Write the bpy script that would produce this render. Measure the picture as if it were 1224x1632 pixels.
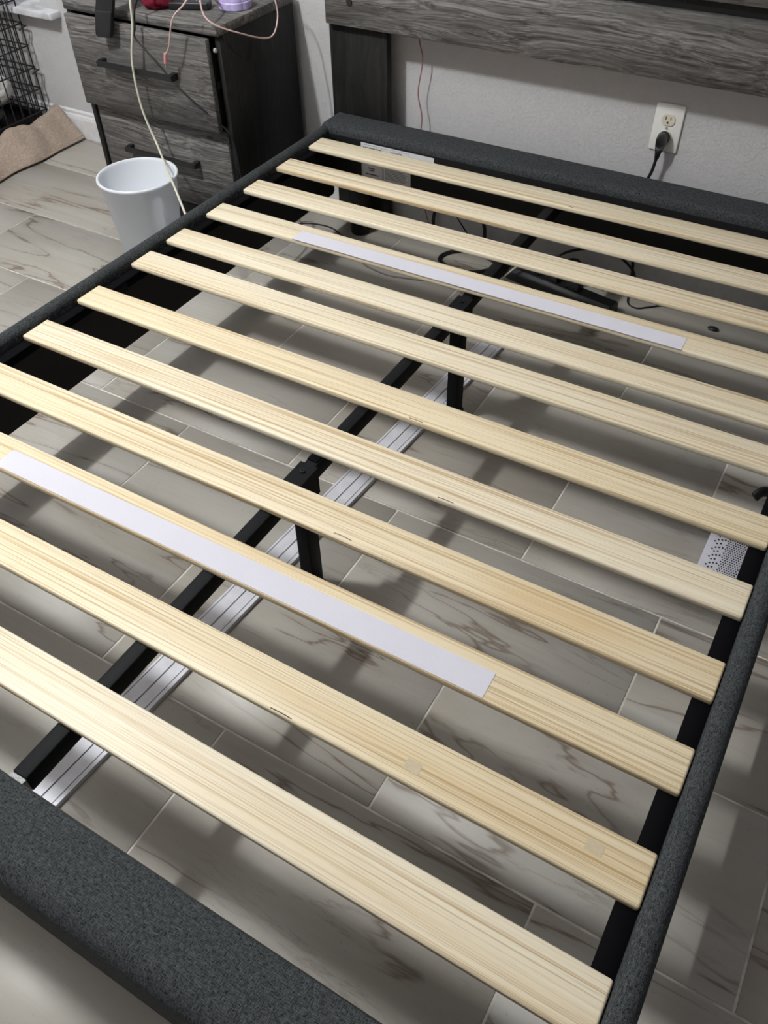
import bpy, bmesh, math, random
from mathutils import Vector, Matrix, noise

for o in list(bpy.data.objects):
    bpy.data.objects.remove(o)
scn = bpy.context.scene
C = scn.collection
S = 0.325                      # height of the slat tops above the floor

# ------------------------------------------------------------------ camera
def Rz(a): return Matrix.Rotation(a, 4, 'Z')
def Rx(a): return Matrix.Rotation(a, 4, 'X')
cam_d = bpy.data.cameras.new('camera')
cam_d.sensor_fit = 'VERTICAL'
cam_d.sensor_height = 36.0
cam_d.lens = 1326.11 / 1632 * 36
cam_d.clip_start = 0.02
cam = bpy.data.objects.new('camera', cam_d)
C.objects.link(cam)
cam.matrix_world = Matrix.Translation((0.6848, -1.9944, 1.0049 + S)) @ Rz(0.5459) @ Rx(0.7658) @ Rz(-0.0240)
scn.camera = cam

# ------------------------------------------------------------------ light
w = bpy.data.worlds.new('world')
scn.world = w
w.use_nodes = True
w.node_tree.nodes['Background'].inputs[0].default_value = (0.55, 0.6, 0.75, 1)
w.node_tree.nodes['Background'].inputs[1].default_value = 0.0
def bulb(name, x, y, z, p, r=0.05, col=(0.975, 1.0, 0.985)):
    d = bpy.data.lights.new(name, 'POINT')
    d.energy = p; d.shadow_soft_size = r; d.color = col
    o = bpy.data.objects.new(name, d)
    C.objects.link(o); o.location = (x, y, z)
# the room's ceiling lamp: above and to the left of the frame, where the cast shadows point
for nm, by in (('ceiling_bulb_back_offscreen', -1.54), ('ceiling_bulb_middle_offscreen', -1.61), ('ceiling_bulb_front_offscreen', -1.68)):
    bulb(nm, -1.24, by, 2.50, 61.0, 0.045)
scn.view_settings.view_transform = 'Standard'
scn.view_settings.look = 'None'
scn.view_settings.gamma = 1.0
scn.view_settings.use_curve_mapping = False
scn.view_settings.exposure = -0.15

# ------------------------------------------------------------------ helpers
def tag(o, label=None, cat=None, group=None, kind=None):
    if label: o['label'] = label
    if cat: o['category'] = cat
    if group: o['group'] = group
    if kind: o['kind'] = kind
    return o
def thing(name, loc, label, cat, group=None):
    o = bpy.data.objects.new(name, None); C.objects.link(o)
    o.location = loc; o.empty_display_size = 0.05
    return tag(o, label, cat, group)
def wloc(o):
    v = Vector(o.location)
    while o.parent:
        o = o.parent; v += Vector(o.location)
    return v
def finish(name, bm, m, parent=None, bev=0, seg=2, smooth=False, kind=None, label=None):
    if bev:
        bmesh.ops.recalc_face_normals(bm, faces=bm.faces)
        bm.normal_update()
        bmesh.ops.bevel(bm, geom=[e for e in bm.edges if len(e.link_faces) == 2 and e.calc_face_angle(0) > 0.6], offset=bev, segments=seg, affect='EDGES', profile=0.5, clamp_overlap=True)
    vs = [v.co for v in bm.verts]
    lo = Vector((min(v.x for v in vs), min(v.y for v in vs), min(v.z for v in vs)))
    hi = Vector((max(v.x for v in vs), max(v.y for v in vs), max(v.z for v in vs)))
    c = (lo + hi) / 2
    for v in bm.verts: v.co -= c
    bmesh.ops.recalc_face_normals(bm, faces=bm.faces)
    me = bpy.data.meshes.new(name)
    bm.to_mesh(me); bm.free()
    if m: me.materials.append(m)
    if smooth or bev:
        for p in me.polygons: p.use_smooth = True
        if not smooth:
            me.set_sharp_from_angle(angle=math.radians(50))
    o = bpy.data.objects.new(name, me); C.objects.link(o)
    o.location = c
    if parent:
        o.parent = parent; o.location = c - wloc(parent)
    if kind: o['kind'] = kind
    if label: o['label'] = label
    return o
def bx(bm, x0, x1, y0, y1, z0, z1):
    v = [bm.verts.new(p) for p in ((x0,y0,z0),(x1,y0,z0),(x1,y1,z0),(x0,y1,z0),(x0,y0,z1),(x1,y0,z1),(x1,y1,z1),(x0,y1,z1))]
    for f in ((3,2,1,0),(4,5,6,7),(0,1,5,4),(1,2,6,5),(2,3,7,6),(3,0,4,7)):
        bm.faces.new([v[i] for i in f])
    return v
def B(*a):
    bm = bmesh.new(); bx(bm, *a); return bm
def box(name, a, m, parent=None, bev=0, **k): return finish(name, B(*a), m, parent, bev, **k)
def prism(bm, poly, axis, a0, a1):
    """extrude a closed 2-D outline along an axis: axis 0 -> poly is (y,z), 1 -> (x,z), 2 -> (x,y)"""
    def P(p, a):
        q = list(p); q.insert(axis, a); return q
    r0 = [bm.verts.new(P(p, a0)) for p in poly]
    r1 = [bm.verts.new(P(p, a1)) for p in poly]
    n = len(poly)
    bm.faces.new(r0); bm.faces.new(r1[::-1])
    for i in range(n): bm.faces.new((r0[i], r0[(i+1) % n], r1[(i+1) % n], r1[i]))
def lathe(bm, prof, cx, cy, n=48, closed=False):
    rings = [[bm.verts.new((cx + r*math.cos(2*math.pi*k/n), cy + r*math.sin(2*math.pi*k/n), z)) for k in range(n)] for r, z in prof]
    pairs = list(zip(rings, rings[1:]))
    if closed: pairs.append((rings[-1], rings[0]))
    for a, b in pairs:
        for k in range(n): bm.faces.new((a[k], a[(k+1) % n], b[(k+1) % n], b[k]))
    if not closed:
        bm.faces.new(rings[0]); bm.faces.new(rings[-1][::-1])
def spline(pts, step=8):
    P = [Vector(p) for p in pts]
    P = [2*P[0]-P[1]] + P + [2*P[-1]-P[-2]]
    out = []
    for i in range(1, len(P)-2):
        a, b, c, d = P[i-1:i+3]
        for k in range(step):
            t = k/step
            out.append(0.5*((2*b)+(c-a)*t+(2*a-5*b+4*c-d)*t*t+(3*b-a-3*c+d)*t**3))
    return out + [P[-2]]
def tube(bm, pts, r, n=8, smooth=True, step=8, flat=1.0):
    P = spline(pts, step) if smooth else [Vector(p) for p in pts]
    up = None; rings = []
    for i, p in enumerate(P):
        t = (P[min(i+1, len(P)-1)] - P[max(i-1, 0)]).normalized()
        if up is None:
            up = t.orthogonal().normalized()
        else:
            up = (up - t*up.dot(t)).normalized()
        s = t.cross(up)
        rings.append([bm.verts.new(p + up*(r*math.cos(2*math.pi*k/n)) + s*(r*flat*math.sin(2*math.pi*k/n))) for k in range(n)])
    for a, b in zip(rings, rings[1:]):
        for k in range(n): bm.faces.new((a[k], a[(k+1) % n], b[(k+1) % n], b[k]))
    bm.faces.new(rings[0][::-1]); bm.faces.new(rings[-1])
def cyl(bm, p, q, r, n=16): tube(bm, [p, q], r, n, smooth=False)

# ------------------------------------------------------------------ materials
class N:
    def __init__(s, name):
        s.m = bpy.data.materials.new(name); s.m.use_nodes = True
        s.t = s.m.node_tree; s.b = s.t.nodes['Principled BSDF']
    def n(s, typ, **k):
        x = s.t.nodes.new(typ)
        for a, v in k.items():
            if a in x.inputs.keys(): x.inputs[a].default_value = v
            else: setattr(x, a, v)
        return x
    def l(s, a, b): s.t.links.new(a, b)
    def coords(s, scale=(1,1,1), rand=0.0, rot=(0,0,0)):
        tc = s.n('ShaderNodeTexCoord')
        mp = s.n('ShaderNodeMapping')
        mp.inputs['Scale'].default_value = scale
        mp.inputs['Rotation'].default_value = rot
        s.l(tc.outputs['Object'], mp.inputs[0])
        if rand:
            oi = s.n('ShaderNodeObjectInfo')
            mu = s.n('ShaderNodeMath', operation='MULTIPLY'); mu.inputs[1].default_value = rand
            s.l(oi.outputs['Random'], mu.inputs[0])
            ad = s.n('ShaderNodeVectorMath', operation='ADD')
            s.l(mp.outputs[0], ad.inputs[0]); s.l(mu.outputs[0], ad.inputs[1])
            return ad.outputs[0]
        return mp.outputs[0]
    def noise(s, vec, sc, det=4, rough=0.5, dist=0):
        x = s.n('ShaderNodeTexNoise')
        x.inputs['Scale'].default_value = sc; x.inputs['Detail'].default_value = det
        x.inputs['Roughness'].default_value = rough; x.inputs['Distortion'].default_value = dist
        s.l(vec, x.inputs['Vector']); return x.outputs['Fac']
    def ramp(s, fac, stops):
        x = s.n('ShaderNodeValToRGB')
        e = x.color_ramp.elements
        while len(e) < len(stops): e.new(0.5)
        for el, (p, c) in zip(e, stops):
            el.position = p; el.color = (*c, 1) if len(c) == 3 else c
        s.l(fac, x.inputs[0]); return x.outputs[0]
    def mix(s, fac, a, b, typ='MIX'):
        x = s.n('ShaderNodeMix', data_type='RGBA', blend_type=typ)
        for v, i in ((fac, 0), (a, 6), (b, 7)):
            if hasattr(v, 'is_linked'): s.l(v, x.inputs[i])
            else: x.inputs[i].default_value = v if i == 0 else (*v, 1)
        return x.outputs[2]
    def math(s, op, a, b=None):
        x = s.n('ShaderNodeMath', operation=op)
        for v, i in ((a, 0), (b, 1)):
            if v is None: continue
            if hasattr(v, 'is_linked'): s.l(v, x.inputs[i])
            else: x.inputs[i].default_value = v
        return x.outputs[0]
    def out(s, col, rough=0.5, bump=None, bs=0.2, bd=0.002, metal=0, spec=0.5, sheen=0):
        if hasattr(col, 'is_linked'): s.l(col, s.b.inputs['Base Color'])
        else: s.b.inputs['Base Color'].default_value = (*col, 1)
        if hasattr(rough, 'is_linked'): s.l(rough, s.b.inputs['Roughness'])
        else: s.b.inputs['Roughness'].default_value = rough
        s.b.inputs['Metallic'].default_value = metal
        s.b.inputs['Specular IOR Level'].default_value = spec
        if sheen: s.b.inputs['Sheen Weight'].default_value = sheen
        if bump is not None:
            bp = s.n('ShaderNodeBump'); bp.inputs['Strength'].default_value = bs; bp.inputs['Distance'].default_value = bd
            s.l(bump, bp.inputs['Height']); s.l(bp.outputs[0], s.b.inputs['Normal'])
        return s.m

def plain(name, col, rough=0.5, metal=0, spec=0.5, var=0.06, sc=60, bs=0.0):
    g = N(name); v = g.coords()
    f = g.noise(v, sc, 3)
    c = g.ramp(f, [(0.3, tuple(x*(1-var) for x in col)), (0.7, tuple(min(1, x*(1+var)) for x in col))])
    return g.out(c, rough, f if bs else None, bs, 0.001, metal, spec)

def mat_pine(name, stain=None, tint=(1,1,1)):
    g = N(name)
    v = g.coords((1, 1, 1), 37.0)
    mp = g.n('ShaderNodeMapping'); mp.inputs['Scale'].default_value = (1.1, 26, 26); g.l(v, mp.inputs[0])
    warp = g.noise(mp.outputs[0], 1.0, 3, 0.55, 0.3)
    mp2 = g.n('ShaderNodeMapping'); mp2.inputs['Scale'].default_value = (1.8, 430, 60); g.l(v, mp2.inputs[0])
    fine = g.noise(mp2.outputs[0], 1.0, 4, 0.6, 0.2)
    mp4 = g.n('ShaderNodeMapping'); mp4.inputs['Scale'].default_value = (0.75, 125, 40); g.l(v, mp4.inputs[0])
    band = g.noise(mp4.outputs[0], 1.0, 5, 0.65, 0.6)
    mp3 = g.n('ShaderNodeMapping'); mp3.inputs['Scale'].default_value = (22, 900, 900); g.l(v, mp3.inputs[0])
    pore = g.noise(mp3.outputs[0], 1.0, 2)
    T = lambda c: tuple(a*b for a, b in zip(c, tint))
    base = g.ramp(warp, [(0.25, T((0.76, 0.625, 0.42))), (0.5, T((0.825, 0.73, 0.56))), (0.8, T((0.85, 0.775, 0.625)))])
    c = g.mix(g.ramp(band, [(0.36, (0.9,)*3), (0.45, (0,)*3)]), base, T((0.52, 0.37, 0.20)))
    c = g.mix(g.ramp(band, [(0.56, (0,)*3), (0.70, (0.8,)*3)]), c, T((0.88, 0.81, 0.67)))
    c = g.mix(g.ramp(fine, [(0.34, (0.85,)*3), (0.49, (0,)*3)]), c, T((0.50, 0.355, 0.19)))
    c = g.mix(g.ramp(pore, [(0.25, (0.35,)*3), (0.42, (0,)*3)]), c, T((0.42, 0.29, 0.15)))
    if stain:
        tc = g.n('ShaderNodeTexCoord')
        m4 = g.n('ShaderNodeMapping'); m4.vector_type = 'TEXTURE'
        m4.inputs['Location'].default_value = (stain[0], stain[1], 0); m4.inputs['Scale'].default_value = (stain[2], stain[3], 1)
        g.l(tc.outputs['Object'], m4.inputs[0])
        gr = g.n('ShaderNodeTexGradient', gradient_type='SPHERICAL'); g.l(m4.outputs[0], gr.inputs[0])
        f = g.math('MULTIPLY', g.ramp(gr.outputs[1], [(0.0, (0,)*3), (0.6, (1,)*3)]), g.ramp(warp, [(0.2, (0.9,)*3), (0.75, (0.35,)*3)]))
        c = g.mix(g.math('MULTIPLY', f, 0.62), c, (0.62, 0.40, 0.15))
    return g.out(c, 0.48, band, 0.10, 0.0006, spec=0.55)

def mat_oak(name, axis, dark, mid, light, sc=1.0):
    """grey weathered oak, grain along the axis, with cathedral arches"""
    g = N(name); v = g.coords((1,1,1), 19.0)
    def mapped(vec, along, across):
        m = g.n('ShaderNodeMapping'); q = [across*sc]*3; q[axis] = along*sc
        m.inputs['Scale'].default_value = q; g.l(vec, m.inputs[0]); return m.outputs[0]
    sw = g.n('ShaderNodeTexNoise'); sw.inputs['Scale'].default_value = 1.0; sw.inputs['Detail'].default_value = 2
    g.l(mapped(v, 2.6, 9), sw.inputs['Vector'])
    wm = g.n('ShaderNodeVectorMath', operation='MULTIPLY'); g.l(sw.outputs['Color'], wm.inputs[0])
    wv = [0.075]*3; wv[axis] = 0.0
    wm.inputs[1].default_value = wv
    va = g.n('ShaderNodeVectorMath', operation='ADD'); g.l(v, va.inputs[0]); g.l(wm.outputs[0], va.inputs[1])
    vv = va.outputs[0]
    grain = g.noise(mapped(vv, 2.4, 170), 1.0, 4, 0.62, 0.1)
    fine = g.noise(mapped(vv, 9, 420), 1.0, 2, 0.5, 0.0)
    patch = g.noise(mapped(vv, 1.6, 16), 1.0, 3, 0.5, 0.2)
    c = g.ramp(grain, [(0.33, dark), (0.5, mid), (0.70, light)])
    c = g.mix(g.ramp(fine, [(0.56, (0,)*3), (0.72, (0.55,)*3)]), c, tuple(x*1.35 for x in light))
    c = g.mix(g.ramp(fine, [(0.28, (0.6,)*3), (0.42, (0,)*3)]), c, dark)
    c = g.mix(g.ramp(patch, [(0.36, (0.6,)*3), (0.58, (0,)*3)]), c, tuple(x*0.55 for x in mid))
    return g.out(c, 0.6, grain, 0.25, 0.001, spec=0.3)

def mat_tile():
    g = N('marbled porcelain'); v = g.coords((1,1,1), 53.0)
    def mapped(s):
        m = g.n('ShaderNodeMapping'); m.inputs['Scale'].default_value = s; m.inputs['Rotation'].default_value = (0, 0, 0.12); g.l(v, m.inputs[0]); return m.outputs[0]
    cloud = g.noise(mapped((1.6, 5.5, 1)), 1.0, 5, 0.6, 0.6)
    vein = g.noise(mapped((0.75, 4.6, 1)), 1.0, 5, 0.52, 0.45)
    vd = g.math('ABSOLUTE', g.math('SUBTRACT', vein, 0.5))
    vein2 = g.noise(mapped((1.3, 12, 1)), 1.0, 7, 0.62, 0.5)
    vd2 = g.math('ABSOLUTE', g.math('SUBTRACT', vein2, 0.52))
    msk = g.noise(mapped((2.0, 3.5, 1)), 1.4, 2, 0.5, 0.2)
    streak = g.noise(mapped((4, 70, 1)), 1.0, 4, 0.6, 0.4)
    spk = g.noise(v, 170, 2, 0.5)
    c = g.ramp(cloud, [(0.25, (0.40, 0.365, 0.32)), (0.42, (0.445, 0.415, 0.375)), (0.6, (0.475, 0.455, 0.425)), (0.8, (0.52, 0.505, 0.48))])
    c = g.mix(g.ramp(streak, [(0.32, (0.22,)*3), (0.5, (0,)*3)]), c, (0.36, 0.315, 0.27))
    f = g.math('MULTIPLY', g.ramp(vd, [(0.0, (0.9,)*3), (0.0035, (0.6,)*3), (0.008, (0.14,)*3), (0.04, (0,)*3)]), g.ramp(msk, [(0.40, (0,)*3), (0.5, (1,)*3)]))
    c = g.mix(f, c, (0.19, 0.145, 0.115))
    f2 = g.math('MULTIPLY', g.ramp(vd2, [(0.0, (0.5,)*3), (0.008, (0.15,)*3), (0.02, (0,)*3)]), g.ramp(msk, [(0.38, (0.9,)*3), (0.5, (0,)*3)]))
    c = g.mix(f2, c, (0.20, 0.16, 0.13))
    c = g.mix(g.ramp(spk, [(0.24, (0.35,)*3), (0.33, (0,)*3)]), c, (0.22, 0.18, 0.15))
    oi = g.n('ShaderNodeObjectInfo')
    c = g.mix(1.0, c, g.ramp(oi.outputs['Random'], [(0, (0.80, 0.795, 0.785)), (1, (0.895, 0.89, 0.88))]), 'MULTIPLY')
    return g.out(c, g.ramp(cloud, [(0.3, (0.36,)*3), (0.7, (0.5,)*3)]), cloud, 0.12, 0.003, spec=0.45)

def mat_fabric(name, dark, light, sc=1.0):
    g = N(name); v = g.coords()
    def th(s):
        m = g.n('ShaderNodeMapping'); m.inputs['Scale'].default_value = s; g.l(v, m.inputs[0]); return g.noise(m.outputs[0], 1.0, 2, 0.6)
    a = th((900*sc, 130*sc, 130*sc)); b = th((130*sc, 900*sc, 900*sc))
    h = g.math('MAXIMUM', a, b)
    c = g.ramp(h, [(0.42, dark), (0.56, tuple((x+y)/2 for x, y in zip(dark, light))), (0.72, light)])
    return g.out(c, 0.95, h, 0.5, 0.0008, spec=0.1)

def mat_wall():
    g = N('orange peel wall paint'); v = g.coords()
    f = g.noise(v, 120, 3, 0.55, 0.4); f2 = g.noise(v, 38, 2)
    h = g.math('ADD', g.ramp(f, [(0.45, (0,)*3), (0.62, (1,)*3)]), f2)
    c = g.ramp(f2, [(0.2, (0.545, 0.532, 0.545)), (0.8, (0.575, 0.562, 0.575))])
    return g.out(c, 0.75, h, 0.35, 0.0022, spec=0.25)

M = {}
M['wall'] = mat_wall()
M['ceiling'] = plain('flat white ceiling paint', (0.56, 0.55, 0.54), 0.9)
M['tile'] = mat_tile()
M['grout'] = plain('pale grey grout', (0.60, 0.57, 0.53), 0.9, var=0.3, sc=25)
M['trim'] = plain('white trim paint', (0.72, 0.71, 0.73), 0.4)
M['sill'] = plain('grey veined marble', (0.66, 0.66, 0.70), 0.3, var=0.22, sc=22)
M['glass'] = plain('dark night glass', (0.02, 0.025, 0.03), 0.05)
M['fabric'] = mat_fabric('charcoal linen weave', (0.009, 0.0105, 0.0115), (0.098, 0.105, 0.112), 1.25)
M['lining'] = plain('black lining board', (0.008, 0.008, 0.009), 0.6, spec=0.3)
M['ledge'] = plain('black angle steel', (0.004, 0.004, 0.005), 0.8, spec=0.05)
M['steel'] = plain('satin black steel', (0.008, 0.0085, 0.010), 0.6, spec=0.12)
M['screw'] = plain('black oxide screw', (0.02, 0.02, 0.02), 0.3, metal=0.6)
M['cap'] = plain('worn bare steel end', (0.30, 0.30, 0.30), 0.6, metal=0.2, var=0.6, sc=500)
M['hook'] = mat_fabric('pale lilac hook tape', (0.66, 0.645, 0.72), (0.72, 0.70, 0.78), 3.0)
M['mark'] = plain('grey glue mark', (0.56, 0.47, 0.33), 0.6, var=0.05, sc=200)
M['oak'] = mat_oak('grey weathered oak', 0, (0.036, 0.033, 0.032), (0.128, 0.119, 0.116), (0.27, 0.256, 0.25))
M['oak_side'] = mat_oak('near black stained oak', 2, (0.006, 0.006, 0.006), (0.013, 0.0125, 0.0125), (0.024, 0.023, 0.023))
M['blackwood'] = plain('black laminate', (0.010, 0.010, 0.010), 0.5, spec=0.3)
M['blackmetal'] = plain('matte black metal', (0.012, 0.012, 0.013), 0.45)
M['blackplastic'] = plain('black plastic', (0.014, 0.015, 0.018), 0.4)
g = N('translucent white blue plastic')
g.out((0.92, 0.945, 0.995), 0.38)
tr_ = g.n('ShaderNodeBsdfTranslucent'); tr_.inputs[0].default_value = (0.90, 0.94, 1.0, 1)
mx_ = g.n('ShaderNodeMixShader'); mx_.inputs[0].default_value = 0.25
g.l(g.b.outputs[0], mx_.inputs[1]); g.l(tr_.outputs[0], mx_.inputs[2])
g.l(mx_.outputs[0], g.t.nodes['Material Output'].inputs[0])
M['bin'] = g.m
M['roller'] = plain('white nylon roller', (0.7, 0.7, 0.68), 0.4)
M['whitecord'] = plain('cream cord', (0.66, 0.63, 0.52), 0.45)
M['blackcord'] = plain('black rubber cord', (0.010, 0.010, 0.011), 0.5)
M['pinkcord'] = plain('pale pink cord', (0.62, 0.44, 0.41), 0.45)
M['pinkplug'] = plain('pink plug', (0.65, 0.26, 0.28), 0.4)
M['redwire'] = plain('dull red wire', (0.30, 0.10, 0.10), 0.5)
M['greycord'] = plain('grey cord', (0.16, 0.15, 0.14), 0.5)
M['plate'] = plain('white wall plate', (0.84, 0.83, 0.81), 0.35, var=0.01)
M['socket'] = plain('ivory socket', (0.74, 0.68, 0.57), 0.35, var=0.01)
M['dark'] = plain('dark slot', (0.012, 0.011, 0.010), 0.7)
M['metal'] = plain('brushed pale aluminium', (0.66, 0.66, 0.72), 0.5, metal=0.1, var=0.08, sc=40)
M['paper'] = plain('white paper label', (0.74, 0.74, 0.77), 0.6, var=0.02)
M['ink'] = plain('black print', (0.05, 0.05, 0.055), 0.7)
M['greyink'] = plain('grey print', (0.30, 0.30, 0.31), 0.7)
M['perf'] = plain('white lilac enamel', (0.62, 0.61, 0.69), 0.4)
M['blanket'] = mat_fabric('brown fleece', (0.27, 0.21, 0.17), (0.46, 0.37, 0.31), 0.5)
M['pillow'] = mat_fabric('white cotton', (0.60, 0.59, 0.57), (0.72, 0.71, 0.69), 1.0)
M['bedding'] = mat_fabric('grey bedding', (0.16, 0.16, 0.165), (0.30, 0.30, 0.31), 0.6)
M['redcloth'] = mat_fabric('dark red cloth', (0.10, 0.007, 0.018), (0.21, 0.02, 0.04), 0.8)
M['purple'] = plain('lavender plastic', (0.50, 0.43, 0.72), 0.35)
M['blue'] = plain('indigo plastic', (0.10, 0.09, 0.42), 0.35)
M['button'] = plain('white rubber button', (0.75, 0.75, 0.75), 0.5)
M['tray'] = plain('black crate tray', (0.010, 0.011, 0.011), 0.45)

# ------------------------------------------------------------------ room shell
WY = 0.30                                   # back wall face
XL, XR, YF, ZC = -3.3, 3.4, -5.0, 2.8
floor = box('floor', (XL, XR, YF, WY, -0.06, -0.0016), M['grout'], kind='structure')
TW, TH, GR = 0.5945, 0.3105, 0.0040
tile_me = None
rows = range(-14, 5)
for r in rows:
    y0 = -0.880 + r*TH
    y1 = min(y0 + TH, WY + GR)
    if y0 > WY - 0.02 or y0 < YF: continue
    off = 0.341 if r % 2 == 0 else 0.0445
    for k in range(-8, 6):
        x0 = off + k*TW; x1 = x0 + TW
        cx0, cx1 = max(x0, XL - GR), min(x1, XR + GR)
        if cx1 - cx0 < 0.05: continue
        full = abs(cx1-cx0-TW) < 1e-6 and abs(y1-y0-TH) < 1e-6
        if full and tile_me:
            o = bpy.data.objects.new('tile', tile_me); C.objects.link(o)
            o.parent = floor
            o.location = Vector(((x0+x1)/2, (y0+y1)/2, -0.004)) - floor.location
        else:
            o = box('tile', (cx0+GR/2, cx1-GR/2, y0+GR/2, y1-GR/2, -0.008, 0), M['tile'], floor, 0.0012, seg=1)
            if full: tile_me = o.data

# back wall with the window opening
WX0, WX1, WZ0, WZ1 = -3.05, -2.10, S + 0.127, 1.75
bm = bmesh.new()
bx(bm, WX1, XR, WY, WY+0.14, -0.06, ZC)
bx(bm, XL, WX0, WY, WY+0.14, -0.06, ZC)
bx(bm, WX0, WX1, WY, WY+0.14, -0.06, WZ0 - 0.022)
bx(bm, WX0, WX1, WY, WY+0.14, WZ1, ZC)
finish('wall_back', bm, M['wall'], kind='structure')
box('wall_left', (XL-0.1, XL, YF, WY, -0.06, ZC), M['wall'], kind='structure')
box('wall_right', (XR, XR+0.1, YF, WY, -0.06, ZC), M['wall'], kind='structure')
box('wall_front', (XL, XR, YF-0.1, YF, -0.06, ZC), M['wall'], kind='structure')
box('ceiling', (XL, XR, YF, WY, ZC, ZC+0.1), M['ceiling'], kind='structure')
bm = bmesh.new()
prism(bm, [(WY, 0), (WY-0.014, 0), (WY-0.014, 0.072), (WY-0.010, 0.084), (WY-0.006, 0.088), (WY-0.006, 0.098), (WY, 0.104)], 0, XL, XR)
finish('baseboard_back', bm, M['trim'], kind='structure')
# window
win = bpy.data.objects.new('window_1', None); C.objects.link(win)
win.location = (-2.57, 0.40, WZ0); win['kind'] = 'structure'
box('window_sill', (WX0-0.10, WX1+0.092, WY-0.05, WY, WZ0-0.022, WZ0), M['sill'], win, 0.003)
box('window_stool', (WX0, WX1, WY, WY+0.10, WZ0-0.022, WZ0), M['sill'], win, 0.001)
for a in ((WX0, WX1, 0.375, 0.415, WZ0, WZ0+0.05), (WX0, WX1, 0.375, 0.415, WZ1-0.05, WZ1),
          (WX0, WX0+0.05, 0.375, 0.415, WZ0+0.05, WZ1-0.05), (WX1-0.05, WX1, 0.375, 0.415, WZ0+0.05, WZ1-0.05),
          (WX0+0.05, WX1-0.05, 0.38, 0.41, 1.08, 1.12)):
    box('window_frame', a, M['trim'], win, 0.003)
box('window_pane', (WX0+0.05, WX1-0.05, 0.394, 0.400, WZ0+0.05, 1.08), M['glass'], win)
box('window_pane', (WX0+0.05, WX1-0.05, 0.394, 0.400, 1.12, WZ1-0.05), M['glass'], win)

# ------------------------------------------------------------------ bed
bed = thing('bed_frame', (0, -0.83, 0), 'charcoal fabric platform bed frame with bare pine slats and no mattress', 'bed frame')
RB = 0.132                                   # underside of the rails
XI, XO = 0.757, 0.790
def side_rail(s):
    bm = bmesh.new()
    hw, cxr = (XO-XI)/2, s*(XI+XO)/2
    pr = [(cxr + hw*math.cos(math.pi*k/16), S-0.003 + 0.018*math.sin(math.pi*k/16)) for k in range(17)]
    pr += [(cxr - hw, RB+0.006), (cxr - hw + 0.006, RB), (cxr + hw - 0.006, RB), (cxr + hw, RB+0.006)]
    prism(bm, pr, 1, -1.822, 0.125)
    r = finish('side_rail', bm, M['fabric'], bed, smooth=True)
    r.data.set_sharp_from_angle(angle=math.radians(60))
    box('rail_lining', (min(s*(XI-0.0008), s*(XI+0.006)), max(s*(XI-0.0008), s*(XI+0.006)), -1.812, 0.118, RB+0.001, S-0.014), M['lining'], r)
    box('slat_ledge', (min(s*0.729, s*XI), max(s*0.729, s*XI), -1.80, 0.112, S-0.018, S-0.0135), M['ledge'], bed, 0.0008, seg=1)
    box('slat_ledge', (min(s*0.7525, s*XI), max(s*0.7525, s*XI), -1.80, 0.112, S-0.05, S-0.018), M['ledge'], bed)
    for k in range(5):
        y = -1.62 + k*0.40
        box('ledge_bracket', (min(s*0.733, s*0.7525), max(s*0.733, s*0.7525), y-0.02, y+0.02, S-0.045, S-0.018), M['steel'], bed, 0.002)
side_rail(-1); side_rail(1)
bm = B(-XO, XO, 0.115, 0.222, S-0.128, S+0.022)
hr = finish('head_rail', bm, M['fabric'], bed, 0.016, 5)
box('rail_lining', (-XI, XI, 0.112, 0.120, S-0.127, S-0.003), M['lining'], hr)
def arc(cy, cz, r, a0, a1, n): return [(cy + r*math.cos(math.radians(a0+(a1-a0)*k/n)), cz + r*math.sin(math.radians(a0+(a1-a0)*k/n))) for k in range(n+1)]
bm = bmesh.new()
ft = S + 0.016
prism(bm, arc(-1.818-0.007, ft-0.007, 0.007, 0, 90, 5) + [(-1.85, ft+0.0015)] + arc(-1.916+0.034, ft-0.034, 0.034, 90, 180, 12) + [(-1.914, RB+0.01), (-1.905, RB), (-1.822, RB), (-1.818, RB+0.004)], 0, -XO, XO)
fr = finish('foot_rail', bm, M['fabric'], bed, smooth=True)
fr.data.set_sharp_from_angle(angle=math.radians(50))
box('rail_lining', (-XI, XI, -1.820, -1.812, RB, S-0.016), M['lining'], fr)
for x, y in ((-0.690, 0.165), (0.690, 0.165), (-0.690, -1.862), (0.690, -1.862)):
    bm = bmesh.new(); lathe(bm, [(0.030, 0), (0.032, 0.006), (0.038, (S-0.127 if y > 0 else RB+0.002))], x, y, 24)
    finish('leg', bm, M['blackwood'], bed, smooth=False)
# slats
YS = [0, -.1627, -.3165, -.4738, -.63, -.7573, -.9366, -1.0961, -1.2578, -1.4112, -1.5688, -1.7249]
SW, ST = 0.0721, 0.0132
pine = [mat_pine('knot free pine'), mat_pine('knot free pine warm', tint=(0.99, 0.955, 0.885)), mat_pine('pale pine', tint=(1.03, 1.03, 1.04))]
pine_st = mat_pine('stained pine', stain=(0.50, 0.002, 0.17, 0.036), tint=(0.99, 0.955, 0.89))
pick = [0, 2, 0, 0, 0, 0, 1, 2, 3, 1, 1, 2]
random.seed(4)
slats = []
for i, y in enumerate(YS):
    dx = random.uniform(-0.0015, 0.0015)
    m = pine_st if pick[i] == 3 else pine[pick[i]]
    slats.append(box('slat', (-0.7545+dx, 0.7555, y, y+SW, S-ST, S), m, bed, 0.0038, seg=3))
for i, y0 in ((3, -0.4755), (9, -1.409)):
    box('hook_tape', (-0.484, 0.480, y0, y0+0.045, S-0.0002, S+0.0008), M['hook'], slats[i], label='pale lilac hook tape strip')
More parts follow.
